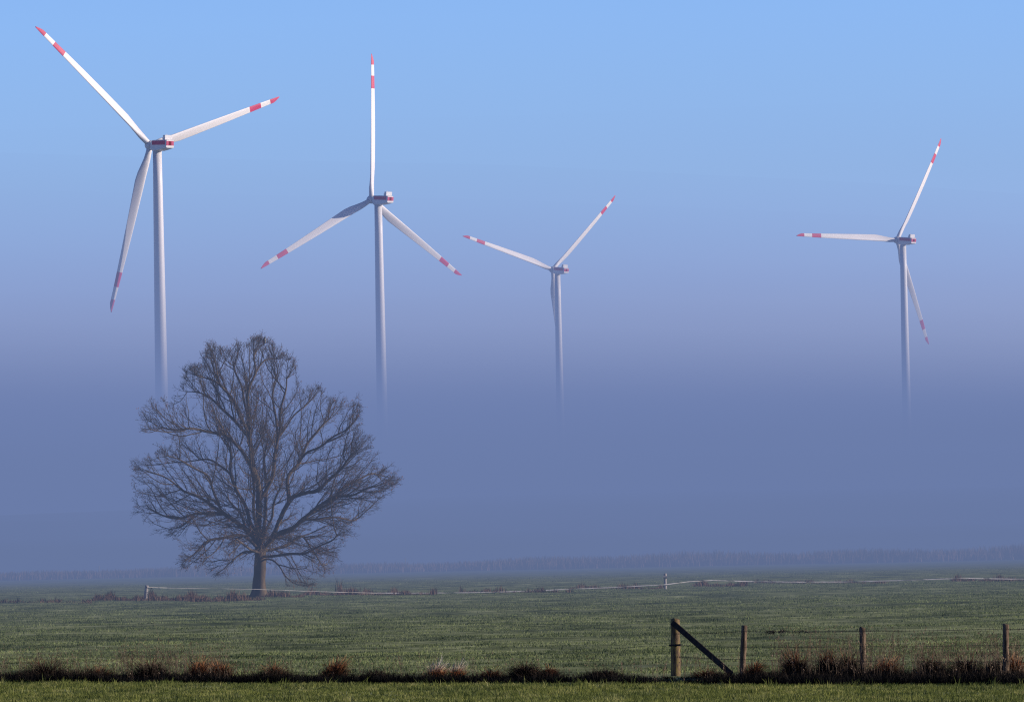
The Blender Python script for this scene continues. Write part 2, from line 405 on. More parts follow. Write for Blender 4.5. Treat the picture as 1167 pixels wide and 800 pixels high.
# reeds along the far tape fence and the reed belt in the mist
def reeds(name, ranges, mat, label, w, lean=.35):
    xs_, ys_, hs = [], [], []
    for (x0, x1, ypx, n, h, dy) in ranges:
        for _ in range(n):
            p = random.uniform(x0, x1); g = ground(p, ypx + random.uniform(-.5, .5) * dy)
            c = .6 + .5 * math.sin(p * .13 + x0) + .4 * math.sin(p * .41)
            xs_.append(g[0]); ys_.append(g[1]); hs.append(h * max(.25, c) * random.uniform(.5, 1.1))
    tufts(name, np.array(xs_), np.array(ys_), np.array(hs), w, 4, mat, label, spread=.12, lean=lean)
reeds('fence_reeds', [(105, 300, 684.5, 1500, .55, 2.0), (300, 345, 681, 300, .55, 2), (345, 495, 677.5, 700, .45, 1.5), (385, 425, 677, 160, .9, 1), (525, 650, 675, 260, .42, 1.2), (650, 755, 670.5, 300, .4, 1.2),
                      (790, 850, 667.5, 300, .4, 1.5), (850, 1010, 664, 420, .32, 1.2), (1085, 1167, 661.5, 420, .4, 1.5), (0, 105, 687, 220, .3, 2)],
      M['reed'], 'low russet reeds growing along the white tape fence', .035)
def far_belt():
    xs_, ys_, hs = [], [], []
    for _ in range(26000):
        x = random.uniform(-115, 115); y = 905 + x * .12 + random.uniform(0, 40)
        c = .95 + .10 * math.sin(x * .07) + .08 * math.sin(x * .23 + 1)
        xs_.append(x); ys_.append(y); hs.append((2.45 + .010 * x) * max(.3, c) * random.uniform(.15, .85) ** .8)
    tufts('reed_belt', np.array(xs_), np.array(ys_), np.array(hs), .16, 3, M['reedfar'], 'brownish belt of reeds dissolving into the mist', spread=.3, lean=.3)
far_belt()

# ------------------------------------------------------------------ wind turbines
RM = 68.0
def turbine(label, hx, hy, Rp, th, ph, dl, tilt, face=0):
    D = FPX * RM / Rp; hub = Vector(at(hx, hy, D))
    th, ph, tl = R(th), R(ph), R(tilt)
    a = Vector((-math.sin(th) * math.cos(tl), math.cos(th) * math.cos(tl), math.sin(tl)))
    u = Vector((math.cos(th), math.sin(th), 0)); v = u.cross(a)
    if v.z < 0: v = -v
    ah = Vector((-math.sin(th), math.cos(th), 0)); up = Vector((0, 0, 1))
    tb = hub - a * 5.2; H = tb.z - 2.4
    base = Vector((tb.x, tb.y, 0)); t = empty('wind_turbine', base)
    props(t, label, 'wind turbine', 'wind turbines rising out of the fog')
    hub_l = hub - base
    # tower
    b = MB(); rings = []
    hs = [0, .25, .6, 3] + [H * k / 12 for k in range(1, 13)]
    for z in hs:
        f = z / H; r = 3.1 - 1.35 * f
        if z < .5: r += .25
        rings.append([(math.cos(q) * r, math.sin(q) * r, z) for q in [2 * math.pi * k / 48 for k in range(48)]])
    b.rings(rings); b.build('tower', M['white'], t, True)
    # nacelle: body lofted along the axis, red band in the upper half
    o = tb - base
    def pt(s, x, z): return o + a * s + u * x + v * z
    secs = [(3.0, 1.35, -1.45, 1.35), (2.0, 1.75, -2.0, 1.75), (.8, 1.95, -2.35, 1.95), (-3.0, 2.0, -2.3, 2.05), (-6.5, 2.0, -1.75, 2.05), (-9.2, 1.95, -1.3, 2.0), (-9.5, 1.8, -1.15, 1.85)]
    def ring(s, w_, z0, z1):
        c = .35
        L = [(-w_ + c, z0), (w_ - c, z0), (w_, z0 + c), (w_, -.05), (w_, z1 - c - .15), (w_ - c, z1), (-w_ + c, z1), (-w_, z1 - c - .15), (-w_, -.05), (-w_, z0 + c)]
        return [pt(s, x, z) for x, z in L]
    b = MB(); b.rings([ring(*s) for s in secs]); body = b.build('nacelle', M['white'], t)
    # red side stripe panels, 3 cm proud, and the red rear panel with its dark louvre
    b = MB()
    for sgn in (-1, 1):
        b.box(pt(-4.1, sgn * 2.0, .85), (4.8, .04, .80), axes=(a, u, v))
    b.box(pt(-9.54, 0, .62), (.04, 1.72, .88), axes=(a, u, v))
    st = b.build('stripe', M['red'], body)
    b = MB(); b.box(pt(-9.6, 0, .62), (.05, .55, .72), axes=(a, u, v)); b.build('louvre', M['dark'], body)
    # cooler box on the roof at the rear
    b = MB(); b.box(pt(-7.6, 0, 2.95), (.75, 1.75, .95), axes=(a, u, v), bev=.12)
    for sx in (-1.2, 1.2): b.box(pt(-6.4, sx, 2.5), (.5, .08, .5), axes=(a, u, v))
    b.build('cooler', M['white'], t)
    b = MB(); b.tube([pt(-6.0, .6, 2.0), pt(-6.0, .6, 4.4)], .05, 6); b.tube([pt(-6.0, .2, 4.2), pt(-6.0, 1.0, 4.2)], .04, 6); b.build('wind_vane', M['white'], t)
    # spinner
    b = MB(); rings = []
    for s, r in ((-2.0, 1.55), (-1.6, 1.8), (0, 1.95), (1.2, 1.75), (2.2, 1.2), (2.8, .55), (2.95, .1)):
        rings.append([hub_l + a * s + (u * math.cos(q) + v * math.sin(q)) * r for q in [2 * math.pi * k / 28 for k in range(28)]])
    b.rings(rings); b.build('spinner', M['white'], t, True)
    # blades
    for k in range(3):
        q = ph + k * 2 * math.pi / 3
        rad = u * math.cos(q) + v * math.sin(q)
        # u = right, v = up seen from behind; the trailing edge lies clockwise
        tg = u * math.sin(q) - v * math.cos(q)
        st_ = [.022, .035, .05, .08, .12, .17, .22, .3, .4, .5, .6, .7, .73, .762, .762001, .81, .85, .850001, .89, .925, .925001, .95, .975, .99, 1.0]
        rings = []; mi = []
        for i, f in enumerate(st_):
            circ = max(0, 1 - (f - .03) / .14); circ = circ * circ * (3 - 2 * circ) if circ < 1 else 1
            if f < .2: ch = 2.3 + (4.05 - 2.3) * (min(1, max(0, (f - .04) / .16)) ** 1.0 * (1 if f > .04 else 0))
            else: ch = 4.05 - (4.05 - 1.8) * ((f - .2) / .75) ** 1.05 if f < .95 else 1.8 * max(.06, (1 - f) / .05) ** .6
            th_ = ch * (.30 - .18 * min(1, f / .6)); th_ = th_ * (1 - circ) + 2.3 * circ
            tw = -R(5 + 26 * (1 - f) ** 1.2) * (1 - circ)
            off = dl * RM * (.55 * f + .45 * f * f)
            cdir = tg * math.cos(tw) - a * math.sin(tw); ndir = a * math.cos(tw) + tg * math.sin(tw)
            c0 = hub_l + rad * (RM * f) + a * off
            ring_ = []
            lead = 1.15 * (1 - f) ** .7 + .1 if True else 0
            for j in range(20):
                w_ = 2 * math.pi * j / 20
                # ellipse and aerofoil blended
                xe, ye = math.cos(w_) * ch / 2, math.sin(w_) * th_ / 2
                xa = math.cos(w_); tn = (1 - xa) / 2   # 1 at leading edge (xa=-1)
                ya = math.sin(w_) * th_ / 2 * (.35 + .95 * tn) 
                x_ = xe + (ch / 2 - lead) * (1 - circ); y_ = ye * circ + ya * (1 - circ)
                ring_.append(c0 + cdir * x_ + ndir * y_)
            rings.append(ring_)
            if i: mi.append(1 if (f > .76201 and f <= .85) or f > .92501 else 0)
        b = MB(); b.rings(rings, mi); b.build('blade', [M['white'], M['red']], t, True)
    return t
turbine('largest wind turbine at the left with one blade pointing steeply down', 171.1, 165.8, 195.3, 35.9, 18.3, .076, 3.45)
turbine('wind turbine behind the oak with one blade pointing straight up', 423.2, 227.6, 166.2, 38.6, 89.4, .066, 4.8)
turbine('smallest wind turbine in the middle with its two raised blades in a wide V', 629.6, 307.4, 125.3, 35.4, 43.5, .077, 6.7)
turbine('wind turbine standing alone at the right with one blade pointing flat left', 1022.2, 273.8, 136.9, 36.3, 59.2, .098, 6.2)

# ------------------------------------------------------------------ oak
TD = 398.0
tree_base = Vector(ground(294.5, 681)); TD = tree_base.y; tree_base.z = -.05
def tp(x, y, dy=0): return Vector(at(x, y, TD)) - tree_base + Vector((0, dy, 0))
limbs = [  # pixel polyline, start radius hint unused, depth at the end
 ([(295.5, 684), (296, 668), (296.5, 650), (296.5, 634), (295, 618), (295, 598), (295, 570)], 0),
 ([(295, 570), (294, 548), (287, 525), (285, 496), (283, 474), (283, 455), (286, 441), (291, 427), (290, 407), (294, 395), (294, 386)], -1.0),
 ([(295, 570), (300, 564), (309, 546), (313, 523), (317, 496), (319, 474), (323, 455), (325, 438), (327, 420), (332, 412)], 1.0),
 ([(291, 427), (297, 416), (302, 411), (315, 408)], .5),
 ([(290, 407), (297, 397), (303, 391)], -.2),
 ([(294, 545), (281, 521), (272, 507), (254, 496), (233, 491), (210, 490), (190, 489), (172, 481)], -3.0),
 ([(285, 496), (277, 478), (269, 462), (255, 441), (249, 425), (244, 404)], -2.0),
 ([(283, 474), (279, 460), (274, 440), (267, 422), (265, 407)], 1.5),
 ([(255, 441), (240, 432), (222, 428)], -1.5),
 ([(313, 523), (316, 500), (312, 470), (310, 440), (314, 422), (319, 407)], 2.5),
 ([(292, 612), (284, 596), (281, 580), (268, 559), (262, 539), (260, 514), (254, 501), (246, 496)], 3.0),
 ([(262, 541), (250, 530), (238, 524), (215, 523), (195, 528)], 4.5),
 ([(293, 616), (278, 600), (252, 583), (238, 572), (217, 562), (195, 548), (175, 538), (160, 542)], -3.5),
 ([(254, 584), (247, 562), (240, 545), (222, 532), (200, 522), (185, 520)], -5.0),
 ([(293, 622), (279, 604), (258, 588), (231, 584), (205, 590), (180, 586), (160, 578)], 2.0),
 ([(293, 626), (277, 611), (252, 613), (235, 620), (220, 634), (212, 643)], -4.0),
 ([(293, 632), (280, 629), (270, 632), (261, 640), (250, 652), (240, 650)], 3.0),
 ([(298, 632), (307, 620), (319, 609), (333, 602), (349, 590), (363, 576), (382, 568), (400, 564), (425, 556), (446, 550)], -1.5),
 ([(349, 590), (372, 575), (395, 553), (420, 540), (438, 545)], 3.5),
 ([(300, 630), (312, 612), (318, 597), (323, 582), (328, 568), (328, 545), (338, 527), (353, 501), (364, 485), (380, 474), (392, 466)], 2.5),
 ([(328, 568), (345, 562), (365, 557), (380, 545), (397, 525), (412, 512)], -4.0),
 ([(338, 527), (350, 515), (372, 505), (395, 490), (407, 478)], -3.0),
 ([(317, 500), (330, 478), (345, 462), (352, 450)], 3.5),
 ([(298, 638), (308, 637), (320, 645), (328, 657), (338, 666), (352, 668)], -2.5),
 ([(300, 628), (325, 622), (343, 610), (354, 626), (362, 640), (368, 652)], 3.5),
 ([(300, 634), (330, 632), (355, 628), (380, 615), (392, 600)], -5.0),
 ([(277, 500), (262, 474), (240, 455), (222, 446), (205, 447)], -.5),
 ([(349, 592), (380, 590), (400, 592), (415, 586)], 3.0),
 ([(298, 625), (300, 600), (302, 575), (300, 550), (298, 520), (300, 490)], 6.0),
 ([(296, 620), (292, 596), (290, 570), (292, 545), (288, 515), (292, 480)], -6.0),
 ([(297, 626), (304, 608), (312, 590), (316, 575), (330, 550)], -7.5),
 ([(295, 626), (286, 612), (276, 598), (268, 584), (250, 560)], 7.5),
 ([(296, 632), (300, 626), (306, 618), (310, 612), (318, 606)], 8.0),
 ([(295, 632), (290, 628), (284, 622), (280, 618), (272, 612)], -8.0),
]
nodes = []; par = []; isw = []
def add_node(p, pa): nodes.append(p); par.append(pa); return len(nodes) - 1
STEP = .27
for li, (pl, dep) in enumerate(limbs):
    pts = [tp(*q) for q in pl]
    L = [0]
    for i in range(1, len(pts)): L.append(L[-1] + (pts[i] - pts[i - 1]).length)
    if li == 0: start = add_node(pts[0], -1); d0 = 0
    else:
        # attach to the nearest existing node
        start = min(range(len(nodes)), key=lambda i: (nodes[i].x - pts[0].x) ** 2 + (nodes[i].z - pts[0].z) ** 2)
        d0 = nodes[start].y
    p0 = nodes[start]; s = STEP; cur = start; tot = L[-1]
    wob = [random.uniform(0, 6.28) for _ in range(4)]
    def P_(s):
        # catmull-rom through the polyline
        i = 0
        while i < len(L) - 2 and L[i + 1] < s: i += 1
        t_ = (s - L[i]) / max(1e-6, L[i + 1] - L[i]); t_ = min(1, max(0, t_))
        a0, a1, a2, a3 = pts[max(0, i - 1)], pts[i], pts[i + 1], pts[min(len(pts) - 1, i + 2)]
        return .5 * ((2 * a1) + (a2 - a0) * t_ + (2 * a0 - 5 * a1 + 4 * a2 - a3) * t_ ** 2 + (3 * a1 - a0 - 3 * a2 + a3) * t_ ** 3)
    sh = p0 - P_(0); tot *= (1 if li in (0, 3, 4) else .9)
    while s <= tot:
        f = s / tot; q = P_(s); q = q + sh * max(0, 1 - f * 3)
        yv = d0 + (dep - d0 if li else 0) * f ** .9
        amp = .10 * min(1, f * 3) if li else .03
        q = Vector((q.x + amp * math.sin(s * 2.1 + wob[0]) * .6, yv + amp * 2 * math.sin(s * 1.3 + wob[1]), q.z + amp * math.sin(s * 2.7 + wob[2]) * .6))
        cur = add_node(q, cur); s += STEP
    if li == 4: perch_i = cur
n_limb = len(nodes)
# attractors inside the silhouette
sil = [(148, 577), (158, 556), (153, 545), (165, 530), (182, 522), (205, 508), (170, 497), (164, 480), (170, 464), (195, 461), (212, 440), (212, 424), (232, 418), (238, 398), (250, 396), (264, 402), (268, 391), (282, 396), (293, 385), (308, 391),
       (322, 404), (334, 412), (338, 430), (341, 446), (360, 440), (376, 458), (396, 454), (411, 466), (408, 490), (420, 508), (424, 526), (440, 537), (454, 549), (440, 560), (425, 575), (432, 584), (410, 588),
       (395, 598), (392, 618), (376, 636), (366, 656), (352, 670), (335, 668), (318, 652), (306, 640), (290, 640), (270, 652), (250, 655), (238, 648), (212, 645), (216, 628), (192, 608), (172, 606), (160, 592)]
S2 = [(tp(*q).x, tp(*q).z) for q in sil]
def inside(x, z):
    r = False; j = len(S2) - 1
    for i in range(len(S2)):
        a_, b_ = S2[i], S2[j]
        if (a_[1] > z) != (b_[1] > z) and x < (b_[0] - a_[0]) * (z - a_[1]) / (b_[1] - a_[1]) + a_[0]: r = not r
        j = i
    return r
CC = Vector((0, 0, 6.0))
def perp(d):
    o_ = d.orthogonal().normalized(); return Matrix.Rotation(random.uniform(0, 6.283), 3, d) @ o_
tip_pts = []
#        seg  spacing  length range  angle     wander
LEV = {1: (.22, .38, (1.5, 4.3), (30, 60), .085), 2: (.17, .24, (.5, 1.5), (28, 58), .13), 3: (.12, .14, (.14, .46), (25, 62), .2)}
def side(i, d, lev, reach):
    seg, spc, (l0, l1), (a0, a1), wan = LEV[lev]
    out = (nodes[i] - CC); out = out.normalized()
    best = None
    for _ in range(3):
        an = R(random.uniform(a0, a1)); q = (d * math.cos(an) + perp(d) * math.sin(an)).normalized()
        sc = q.dot(out) * .8 + q.z * .25 + random.gauss(0, .45)
        if best is None or sc > best[0]: best = (sc, q)
    shoot(i, best[1], random.uniform(l0, l1) * reach, lev)
def shoot(i, d, L_, lev):
    seg, spc, _, _, wan = LEV[lev]
    p = nodes[i]; c = i; s_ = 0; nxt_ = random.uniform(.3, 1) * (LEV[lev + 1][1] if lev < 3 else 9)
    out = (p - CC).normalized()
    while s_ < L_:
        d = (d + out * .05 + Vector((random.gauss(0, wan), random.gauss(0, wan), random.gauss(.035, wan)))).normalized()
        p = p + d * seg; s_ += seg
        if p.z < .75 or (lev < 3 and random.random() < (.6 if p.z < 13.5 else .75) and not inside(p.x, p.z)): break
        c = add_node(p, c)
        if lev < 3:
            nxt_ -= seg
            while nxt_ <= 0:
                side(c, d, lev + 1, max(.45, 1 - .45 * s_ / L_)); nxt_ += LEV[lev + 1][1] * random.uniform(.6, 1.4)
    if lev < 3:
        for _ in range(3 if lev == 2 else 2): side(c, d, lev + 1, .8)
    else: tip_pts.append(p)
for i in range(12, n_limb):
    p = nodes[i]
    if p.z < 2.6: pass
    pd = (p - nodes[par[i]]).normalized()
    isend = i + 1 >= n_limb or par[i + 1] != i
    cen = math.hypot(p.x, p.y)
    if p.z > 3.2 or cen > 1.6:
        if random.random() < (.6 if cen > 2 else .42): side(i, pd, 1, 1.0 if cen > 2 or p.z > 9 else .75)
        if random.random() < .35: side(i, pd, 2, 1.0)
        if random.random() < .35: side(i, pd, 3, 1.0)
    if isend:
        for _ in range(2): side(i, pd, 1, .45)
        for _ in range(2): side(i, pd, 2, 1)
        shoot(i, pd, 1.3, 1)
NN = len(nodes)
rad = [0.0] * NN; ex = 2.08; acc = [0.0] * NN
for i in range(NN - 1, -1, -1):
    r_ = acc[i] if acc[i] > 0 else .0041 ** ex
    rad[i] = r_ ** (1 / ex)
    if par[i] >= 0: acc[par[i]] += r_
# cap and flare the bole
r_b = rad[3]; sc_ = .39 / r_b
for i in range(NN):
    rad[i] = rad[i] * (1 if rad[i] < .02 else 1 + (sc_ - 1) * min(1, (rad[i] - .02) / .25))
for i in range(n_limb):
    z = nodes[i].z
    if z < 1.6 and i < 14: rad[i] = .39 * (1 + .95 * math.exp(-z * 2.0))
# tubes: chains following the thickest child
ch = [[] for _ in range(NN)]
for i, p in enumerate(par):
    if p >= 0: ch[p].append(i)
trunk_nodes = set(range(0, 18))
def tree_mesh(kind):
    V = []; Fq = []
    stack = [(0, None)]; 
    while stack:
        i, pr = stack.pop()
        chain = [pr, i] if pr is not None else [i]
        c = i
        while ch[c]:
            k = sorted(ch[c], key=lambda j: -rad[j])
            for o_ in k[1:]: stack.append((o_, c))
            c = k[0]; chain.append(c)
        # split at trunk / crown
        tr = [q for q in chain if q in trunk_nodes]; cr = [q for q in chain if q not in trunk_nodes]
        if kind == 'trunk':
            use = tr if len(tr) > 1 else []
            if use and cr: use = use + [cr[0]]
        else:
            use = cr
            if tr and cr: use = [tr[-1]] + cr
        if len(use) < 2: continue
        r0_ = rad[use[1]]; nseg = 14 if r0_ > .3 else 8 if r0_ > .1 else 5 if r0_ > .03 else 3
        prev = None; base_i = len(V)
        for q, j in enumerate(use):
            p = nodes[j]; a_ = nodes[use[max(0, q - 1)]]; b_ = nodes[use[min(len(use) - 1, q + 1)]]
            d = (b_ - a_); d = d.normalized() if d.length > 1e-6 else Vector((0, 0, 1))
            sd_ = d.orthogonal().normalized() if prev is None else (prev - d * prev.dot(d))
            if sd_.length < 1e-4: sd_ = d.orthogonal()
            sd_.normalize(); prev = sd_; bt = d.cross(sd_)
            rr = max(.0055, min(rad[j], r0_ * 1.02) if q == 0 and j != 0 else rad[j])
            for k_ in range(nseg):
                t_ = 2 * math.pi * k_ / nseg
                rk = rr * (1 + (.10 * math.sin(3 * t_ + q * .2) + random.uniform(-.05, .05) if rr > .1 else 0))
                V.append(p + sd_ * (math.cos(t_) * rk) + bt * (math.sin(t_) * rk))
            if q:
                for k_ in range(nseg):
                    k2 = (k_ + 1) % nseg; A = base_i + (q - 1) * nseg; B = base_i + q * nseg
                    Fq.append((A + k_, A + k2, B + k2, B + k_))
    return V, Fq
oak = empty('oak_tree', tree_base); props(oak, 'bare spreading oak standing alone in the misty meadow', 'tree')
V, Fq = tree_mesh('trunk'); mesh_obj('trunk', [tuple(v) for v in V], np.array(Fq), M['bark'], oak, smooth=True)
V, Fq = tree_mesh('crown'); nq = len(Fq); V = [tuple(v) for v in V]
for p in tip_pts:       # last withered leaves
    if random.random() < .10:
        for _ in range(random.choice((1, 2))):
            c = p + Vector((random.gauss(0, .05), random.gauss(0, .05), random.gauss(0, .05)))
            a_ = Vector((random.gauss(0, 1), random.gauss(0, 1), random.gauss(0, 1))).normalized() * .05; b_ = a_.orthogonal().normalized() * .03
            k = len(V); V += [tuple(c - a_), tuple(c + b_), tuple(c + a_), tuple(c - b_)]; Fq.append((k, k + 1, k + 2, k + 3))
mesh_obj('crown', V, np.array(Fq), [M['bark'], M['leaf']], oak, mi=[0] * nq + [1] * (len(Fq) - nq))

# ------------------------------------------------------------------ bird on the top twig
perch = nodes[perch_i] + tree_base + Vector((0, 0, .01))
bird = empty('perched_bird', perch); props(bird, 'small bird with pale breast and dark back perched on the oak top', 'bird')
b = MB(); rings = []; prof = [(-.22, .012, -.05), (-.16, .03, -.035), (-.08, .045, -.02), (-.02, .075, 0), (.06, .10, .012), (.14, .105, .016), (.21, .085, .014), (.255, .062, .018), (.29, .064, .03), (.33, .060, .04), (.365, .04, .045), (.385, .01, .045)]
mi = []
for z, r, x in prof:
    rings.append([(x + math.cos(t) * r * .95, math.sin(t) * r * .9, z + .07) for t in [2 * math.pi * k / 16 for k in range(16)]])
b.rings(rings)
for k, f in enumerate(b.f):
    cx_ = sum(b.v[i][0] for i in f) / len(f); cz_ = sum(b.v[i][2] for i in f) / len(f)
    b.m[k] = 1 if (cx_ > .02 and cz_ > .03 and cz_ < .37) else 0
b.build('body', [M['feather'], M['breast']], bird, True)
b = MB(); b.tube([(.085, 0, .40), (.12, 0, .40), (.138, 0, .385)], [.02, .013, .003], 6); b.build('beak', M['beak'], bird)
for s in (-1, 1):
    b = MB(); b.tube([(-.005, s * .035, .02 + .05), (.01, s * .035, -.01)], [.012, .008], 6); b.tube([(.04, s * .035, -.012), (-.02, s * .035, -.012)], .007, 5); b.build('leg', M['beak'], bird)
b = MB()
for s in (-1, 1):
    b.rings([[(-.03 + x * 1.0, s * (.08 + y), z) for x, y in ((-.05, -.008), (.045, -.008), (.045, .012), (-.05, .012))] if 0 else
             [(cx_ - wq, s * .078, z), (cx_ - wq * .2, s * (.078 + .02), z), (cx_ + wq, s * .082, z), (cx_, s * .066, z)] for z, cx_, wq in ((.30, .0, .04), (.2, -.015, .075), (.08, -.04, .055), (-.05, -.06, .015))])
b.build('wing', M['feather'], bird)
# the twig it sits on
# ------------------------------------------------------------------ near fence
def post_mesh(name, foot, top, r, mat, parent, lean_top=True):
    b = MB(); foot, top = Vector(foot), Vector(top); n = 9
    pts = [foot.lerp(top, i / n) + Vector((random.gauss(0, .003), random.gauss(0, .003), 0)) for i in range(n + 1)]
    b.tube(pts + [top + (top - foot).normalized() * .012], [r * random.uniform(.96, 1.04) for _ in pts] + [r * .8], 14, lump=.03)
    return b.build(name, mat, parent, True)
D1 = ground(770, 770)[1]
fence = empty('wire_fence', Vector(ground(770, 770)))
props(fence, 'old wooden post and wire fence with a diagonal brace beside the ditch', 'fence')
fo = fence.location
def fence_pt(x, y):
    # on the vertical plane of the fence line
    A, B = Vector(ground(770, 770)), Vector(ground(1146, 772))
    d = Vector(ray(x, y)); n_ = Vector((-(B - A).y, (B - A).x, 0)).normalized(); c = Vector(CAM)
    t = (A - c).dot(n_) / d.dot(n_); return c + d * t - fo
posts = [((769.5, 706), (770, 775), .102, 'postlichen'), ((848.3, 713), (844.5, 775), .064, 'post'), ((983, 715.5), (983, 775), .063, 'post'), ((1146.3, 711.5), (1146.2, 775), .064, 'post')]
for (tx, ty), (bx, by), r, mm in posts:
    foot = fence_pt(bx, by); foot.z -= .35
    p = post_mesh('post', foot, fence_pt(tx, ty), r, M[mm], fence)
# brace: in front of the first post's face
b = MB(); A, B = fence_pt(765.5, 708.5), fence_pt(834, 768); dv = (B - A).normalized(); pn = Vector((0, -1, 0)); off = pn * .17
mid = (A + B) / 2 + off; L_ = (B - A).length / 2; ay = dv.cross(Vector((0, 1, 0))).normalized()
b.box(mid, (L_, .045, .06), axes=(dv, Vector((0, 1, 0)), ay), bev=.012); b.build('brace', M['brace'], fence)
b = MB(); b.tube([fence_pt(770, 735) + Vector((-.0, -.125, 0)), fence_pt(770, 735) + Vector((0, -.17, 0))], .03, 8)
b.tube([fence_pt(763, 735) + Vector((0, -.14, 0)), fence_pt(776, 734.5) + Vector((0, -.14, 0))], .022, 8); b.build('insulator', M['black'], fence)
def wire(pts, sag=.01, r=.006, barbs=0, tang=None):
    b = MB(); P3 = [fence_pt(*q) + Vector((0, -.09, 0)) for q in pts]; out = []
    for i in range(len(P3) - 1):
        for k in range(12):
            f = k / 12; q = P3[i].lerp(P3[i + 1], f); q.z -= sag * 4 * f * (1 - f); out.append(q)
    out.append(P3[-1]); b.tube(out, r, 4)
    if barbs:
        for i in range(len(out) - 1):
            for k in range(3):
                q = out[i].lerp(out[i + 1], k / 3); dd = Vector((random.gauss(0, .3), random.gauss(0, .3), 1)).normalized() * .028
                b.tube([q - dd, q + dd], .004, 3)
    if tang:
        for (x0, x1, y, n_) in tang:
            for _ in range(n_):
                q = fence_pt(random.uniform(x0, x1), y + random.gauss(0, .8)) + Vector((0, -.09, 0)); q2 = q + Vector((random.gauss(0, .05), random.gauss(0, .03), random.gauss(0, .025)))
                b.tube([q, q.lerp(q2, .5) + Vector((0, 0, .02)), q2], .007, 4)
    b.build('wire', M['wire'], fence)
wire([(769, 722), (847, 719.3), (983, 718.7), (1146, 716.3), (1240, 716)], .012, .0055, 1, tang=[(872, 882, 720.5, 26), (886, 898, 719.6, 22), (905, 925, 720, 12)])
wire([(700, 738.5), (736, 735.5), (769, 734.5), (847, 737), (983, 736.5), (1146, 734.5), (1240, 734.5)], .01, .004)
wire([(770, 748), (845, 751), (983, 753), (1146, 753.5), (1240, 754)], .012, .005, 1)

# ------------------------------------------------------------------ far tape fence
tape = empty('tape_fence', Vector(ground(758, 669)))
props(tape, 'distant low fence of white tape strung across the meadow past the oak', 'fence')
to = tape.location
def fp(x, y, D): return Vector(at(x, y, D)) - to
Dp1, Dp2 = ground(165, 685)[1], 392.0
def lean_post(parent, x0, y0, x1, y1, D, r, knob=True):
    f = fp(x0, y0, D); f.z -= .15; t = fp(x1, y1, D); post_mesh('post', f, t, r, M['greypost'], parent)
    if knob:
        b = MB(); c = f.lerp(t, .9); b.tube([c + Vector((.0, -r, 0)), c + Vector((r * 1.2, -r * .6, .0)), c + Vector((r * 2.6, 0, -.02)), c + Vector((r * 2.8, 0, -.12))], r * .38, 6); b.build('insulator', M['black'], parent)
lean_post(tape, 165, 685, 167.5, 667, Dp1, .12)
lean_post(tape, 758.3, 669, 758, 653.5, Dp2, .10, False)
b = MB(); c = fp(758, 657.5, Dp2); b.tube([c + Vector((-.13, -.08, 0)), c + Vector((.13, -.08, 0))], .1, 8); b.build('insulator', M['greypost'], tape)
def tape_run(pts, D0, D1, hgt=.05):
    b = MB(); n = len(pts); V = []; Fc = []
    dense = []
    for i in range(n - 1):
        for k in range(10):
            f = k / 10; dense.append((pts[i][0] * (1 - f) + pts[i + 1][0] * f, pts[i][1] * (1 - f) + pts[i + 1][1] * f))
    dense.append(pts[-1])
    for i, (x, y) in enumerate(dense):
        D = D0 + (D1 - D0) * i / (len(dense) - 1); p = fp(x, y, D); tw = .6 * math.sin(i * .7) + .3 * math.sin(i * 1.9)
        h = Vector((0, math.sin(tw), math.cos(tw))) * hgt / 2
        V += [p + h, p - h]
        if i: Fc.append((2 * i - 2, 2 * i - 1, 2 * i + 1, 2 * i))
    b.add(V, Fc); b.build('tape', M['tape'], tape)
tape_run([(168, 669), (190, 669.6), (290, 671.2), (340, 673), (390, 674.6), (430, 675.5)], Dp1 - 2, 386, .028)
tape_run([(430, 675.5), (480, 675.5), (540, 675), (585, 673.8), (640, 671.5), (700, 669), (757, 666)], 386, Dp2 - .3, .06)
tape_run([(757, 666), (785, 662.6), (812, 661), (850, 662.2), (910, 663), (960, 662.8), (1040, 660.8), (1095, 658.6), (1130, 659.2), (1180, 659.8), (1260, 660)], Dp2 - .3, 401, .062)

# little stakes standing in the mist beyond
for (x, yb, yt, lab) in ((113, 654, 645, 'pale stake in the mist left of the oak'), (462, 646, 636, 'grey stake in the mist right of the oak'), (843.5, 637.5, 630, 'tiny stake in the mist above the braced post')):
    g = ground(x, yb); D = 925; st = empty('marker_stake', Vector(at(x, yb, D))); st.location.z = 0
    b = MB(); H = (yb - yt) * D / FPX + at(x, yb, D)[2]
    b.tube([(0, 0, -.1), (.01, 0, H * .6), (.02, 0, H)], [.07, .06, .06], 8); b.tube([(.02, 0, H), (.02, 0, H + .05)], [.08, .08], 8)
    o = b.build('stake', M['greypost'], st); props(st, lab, 'stake')

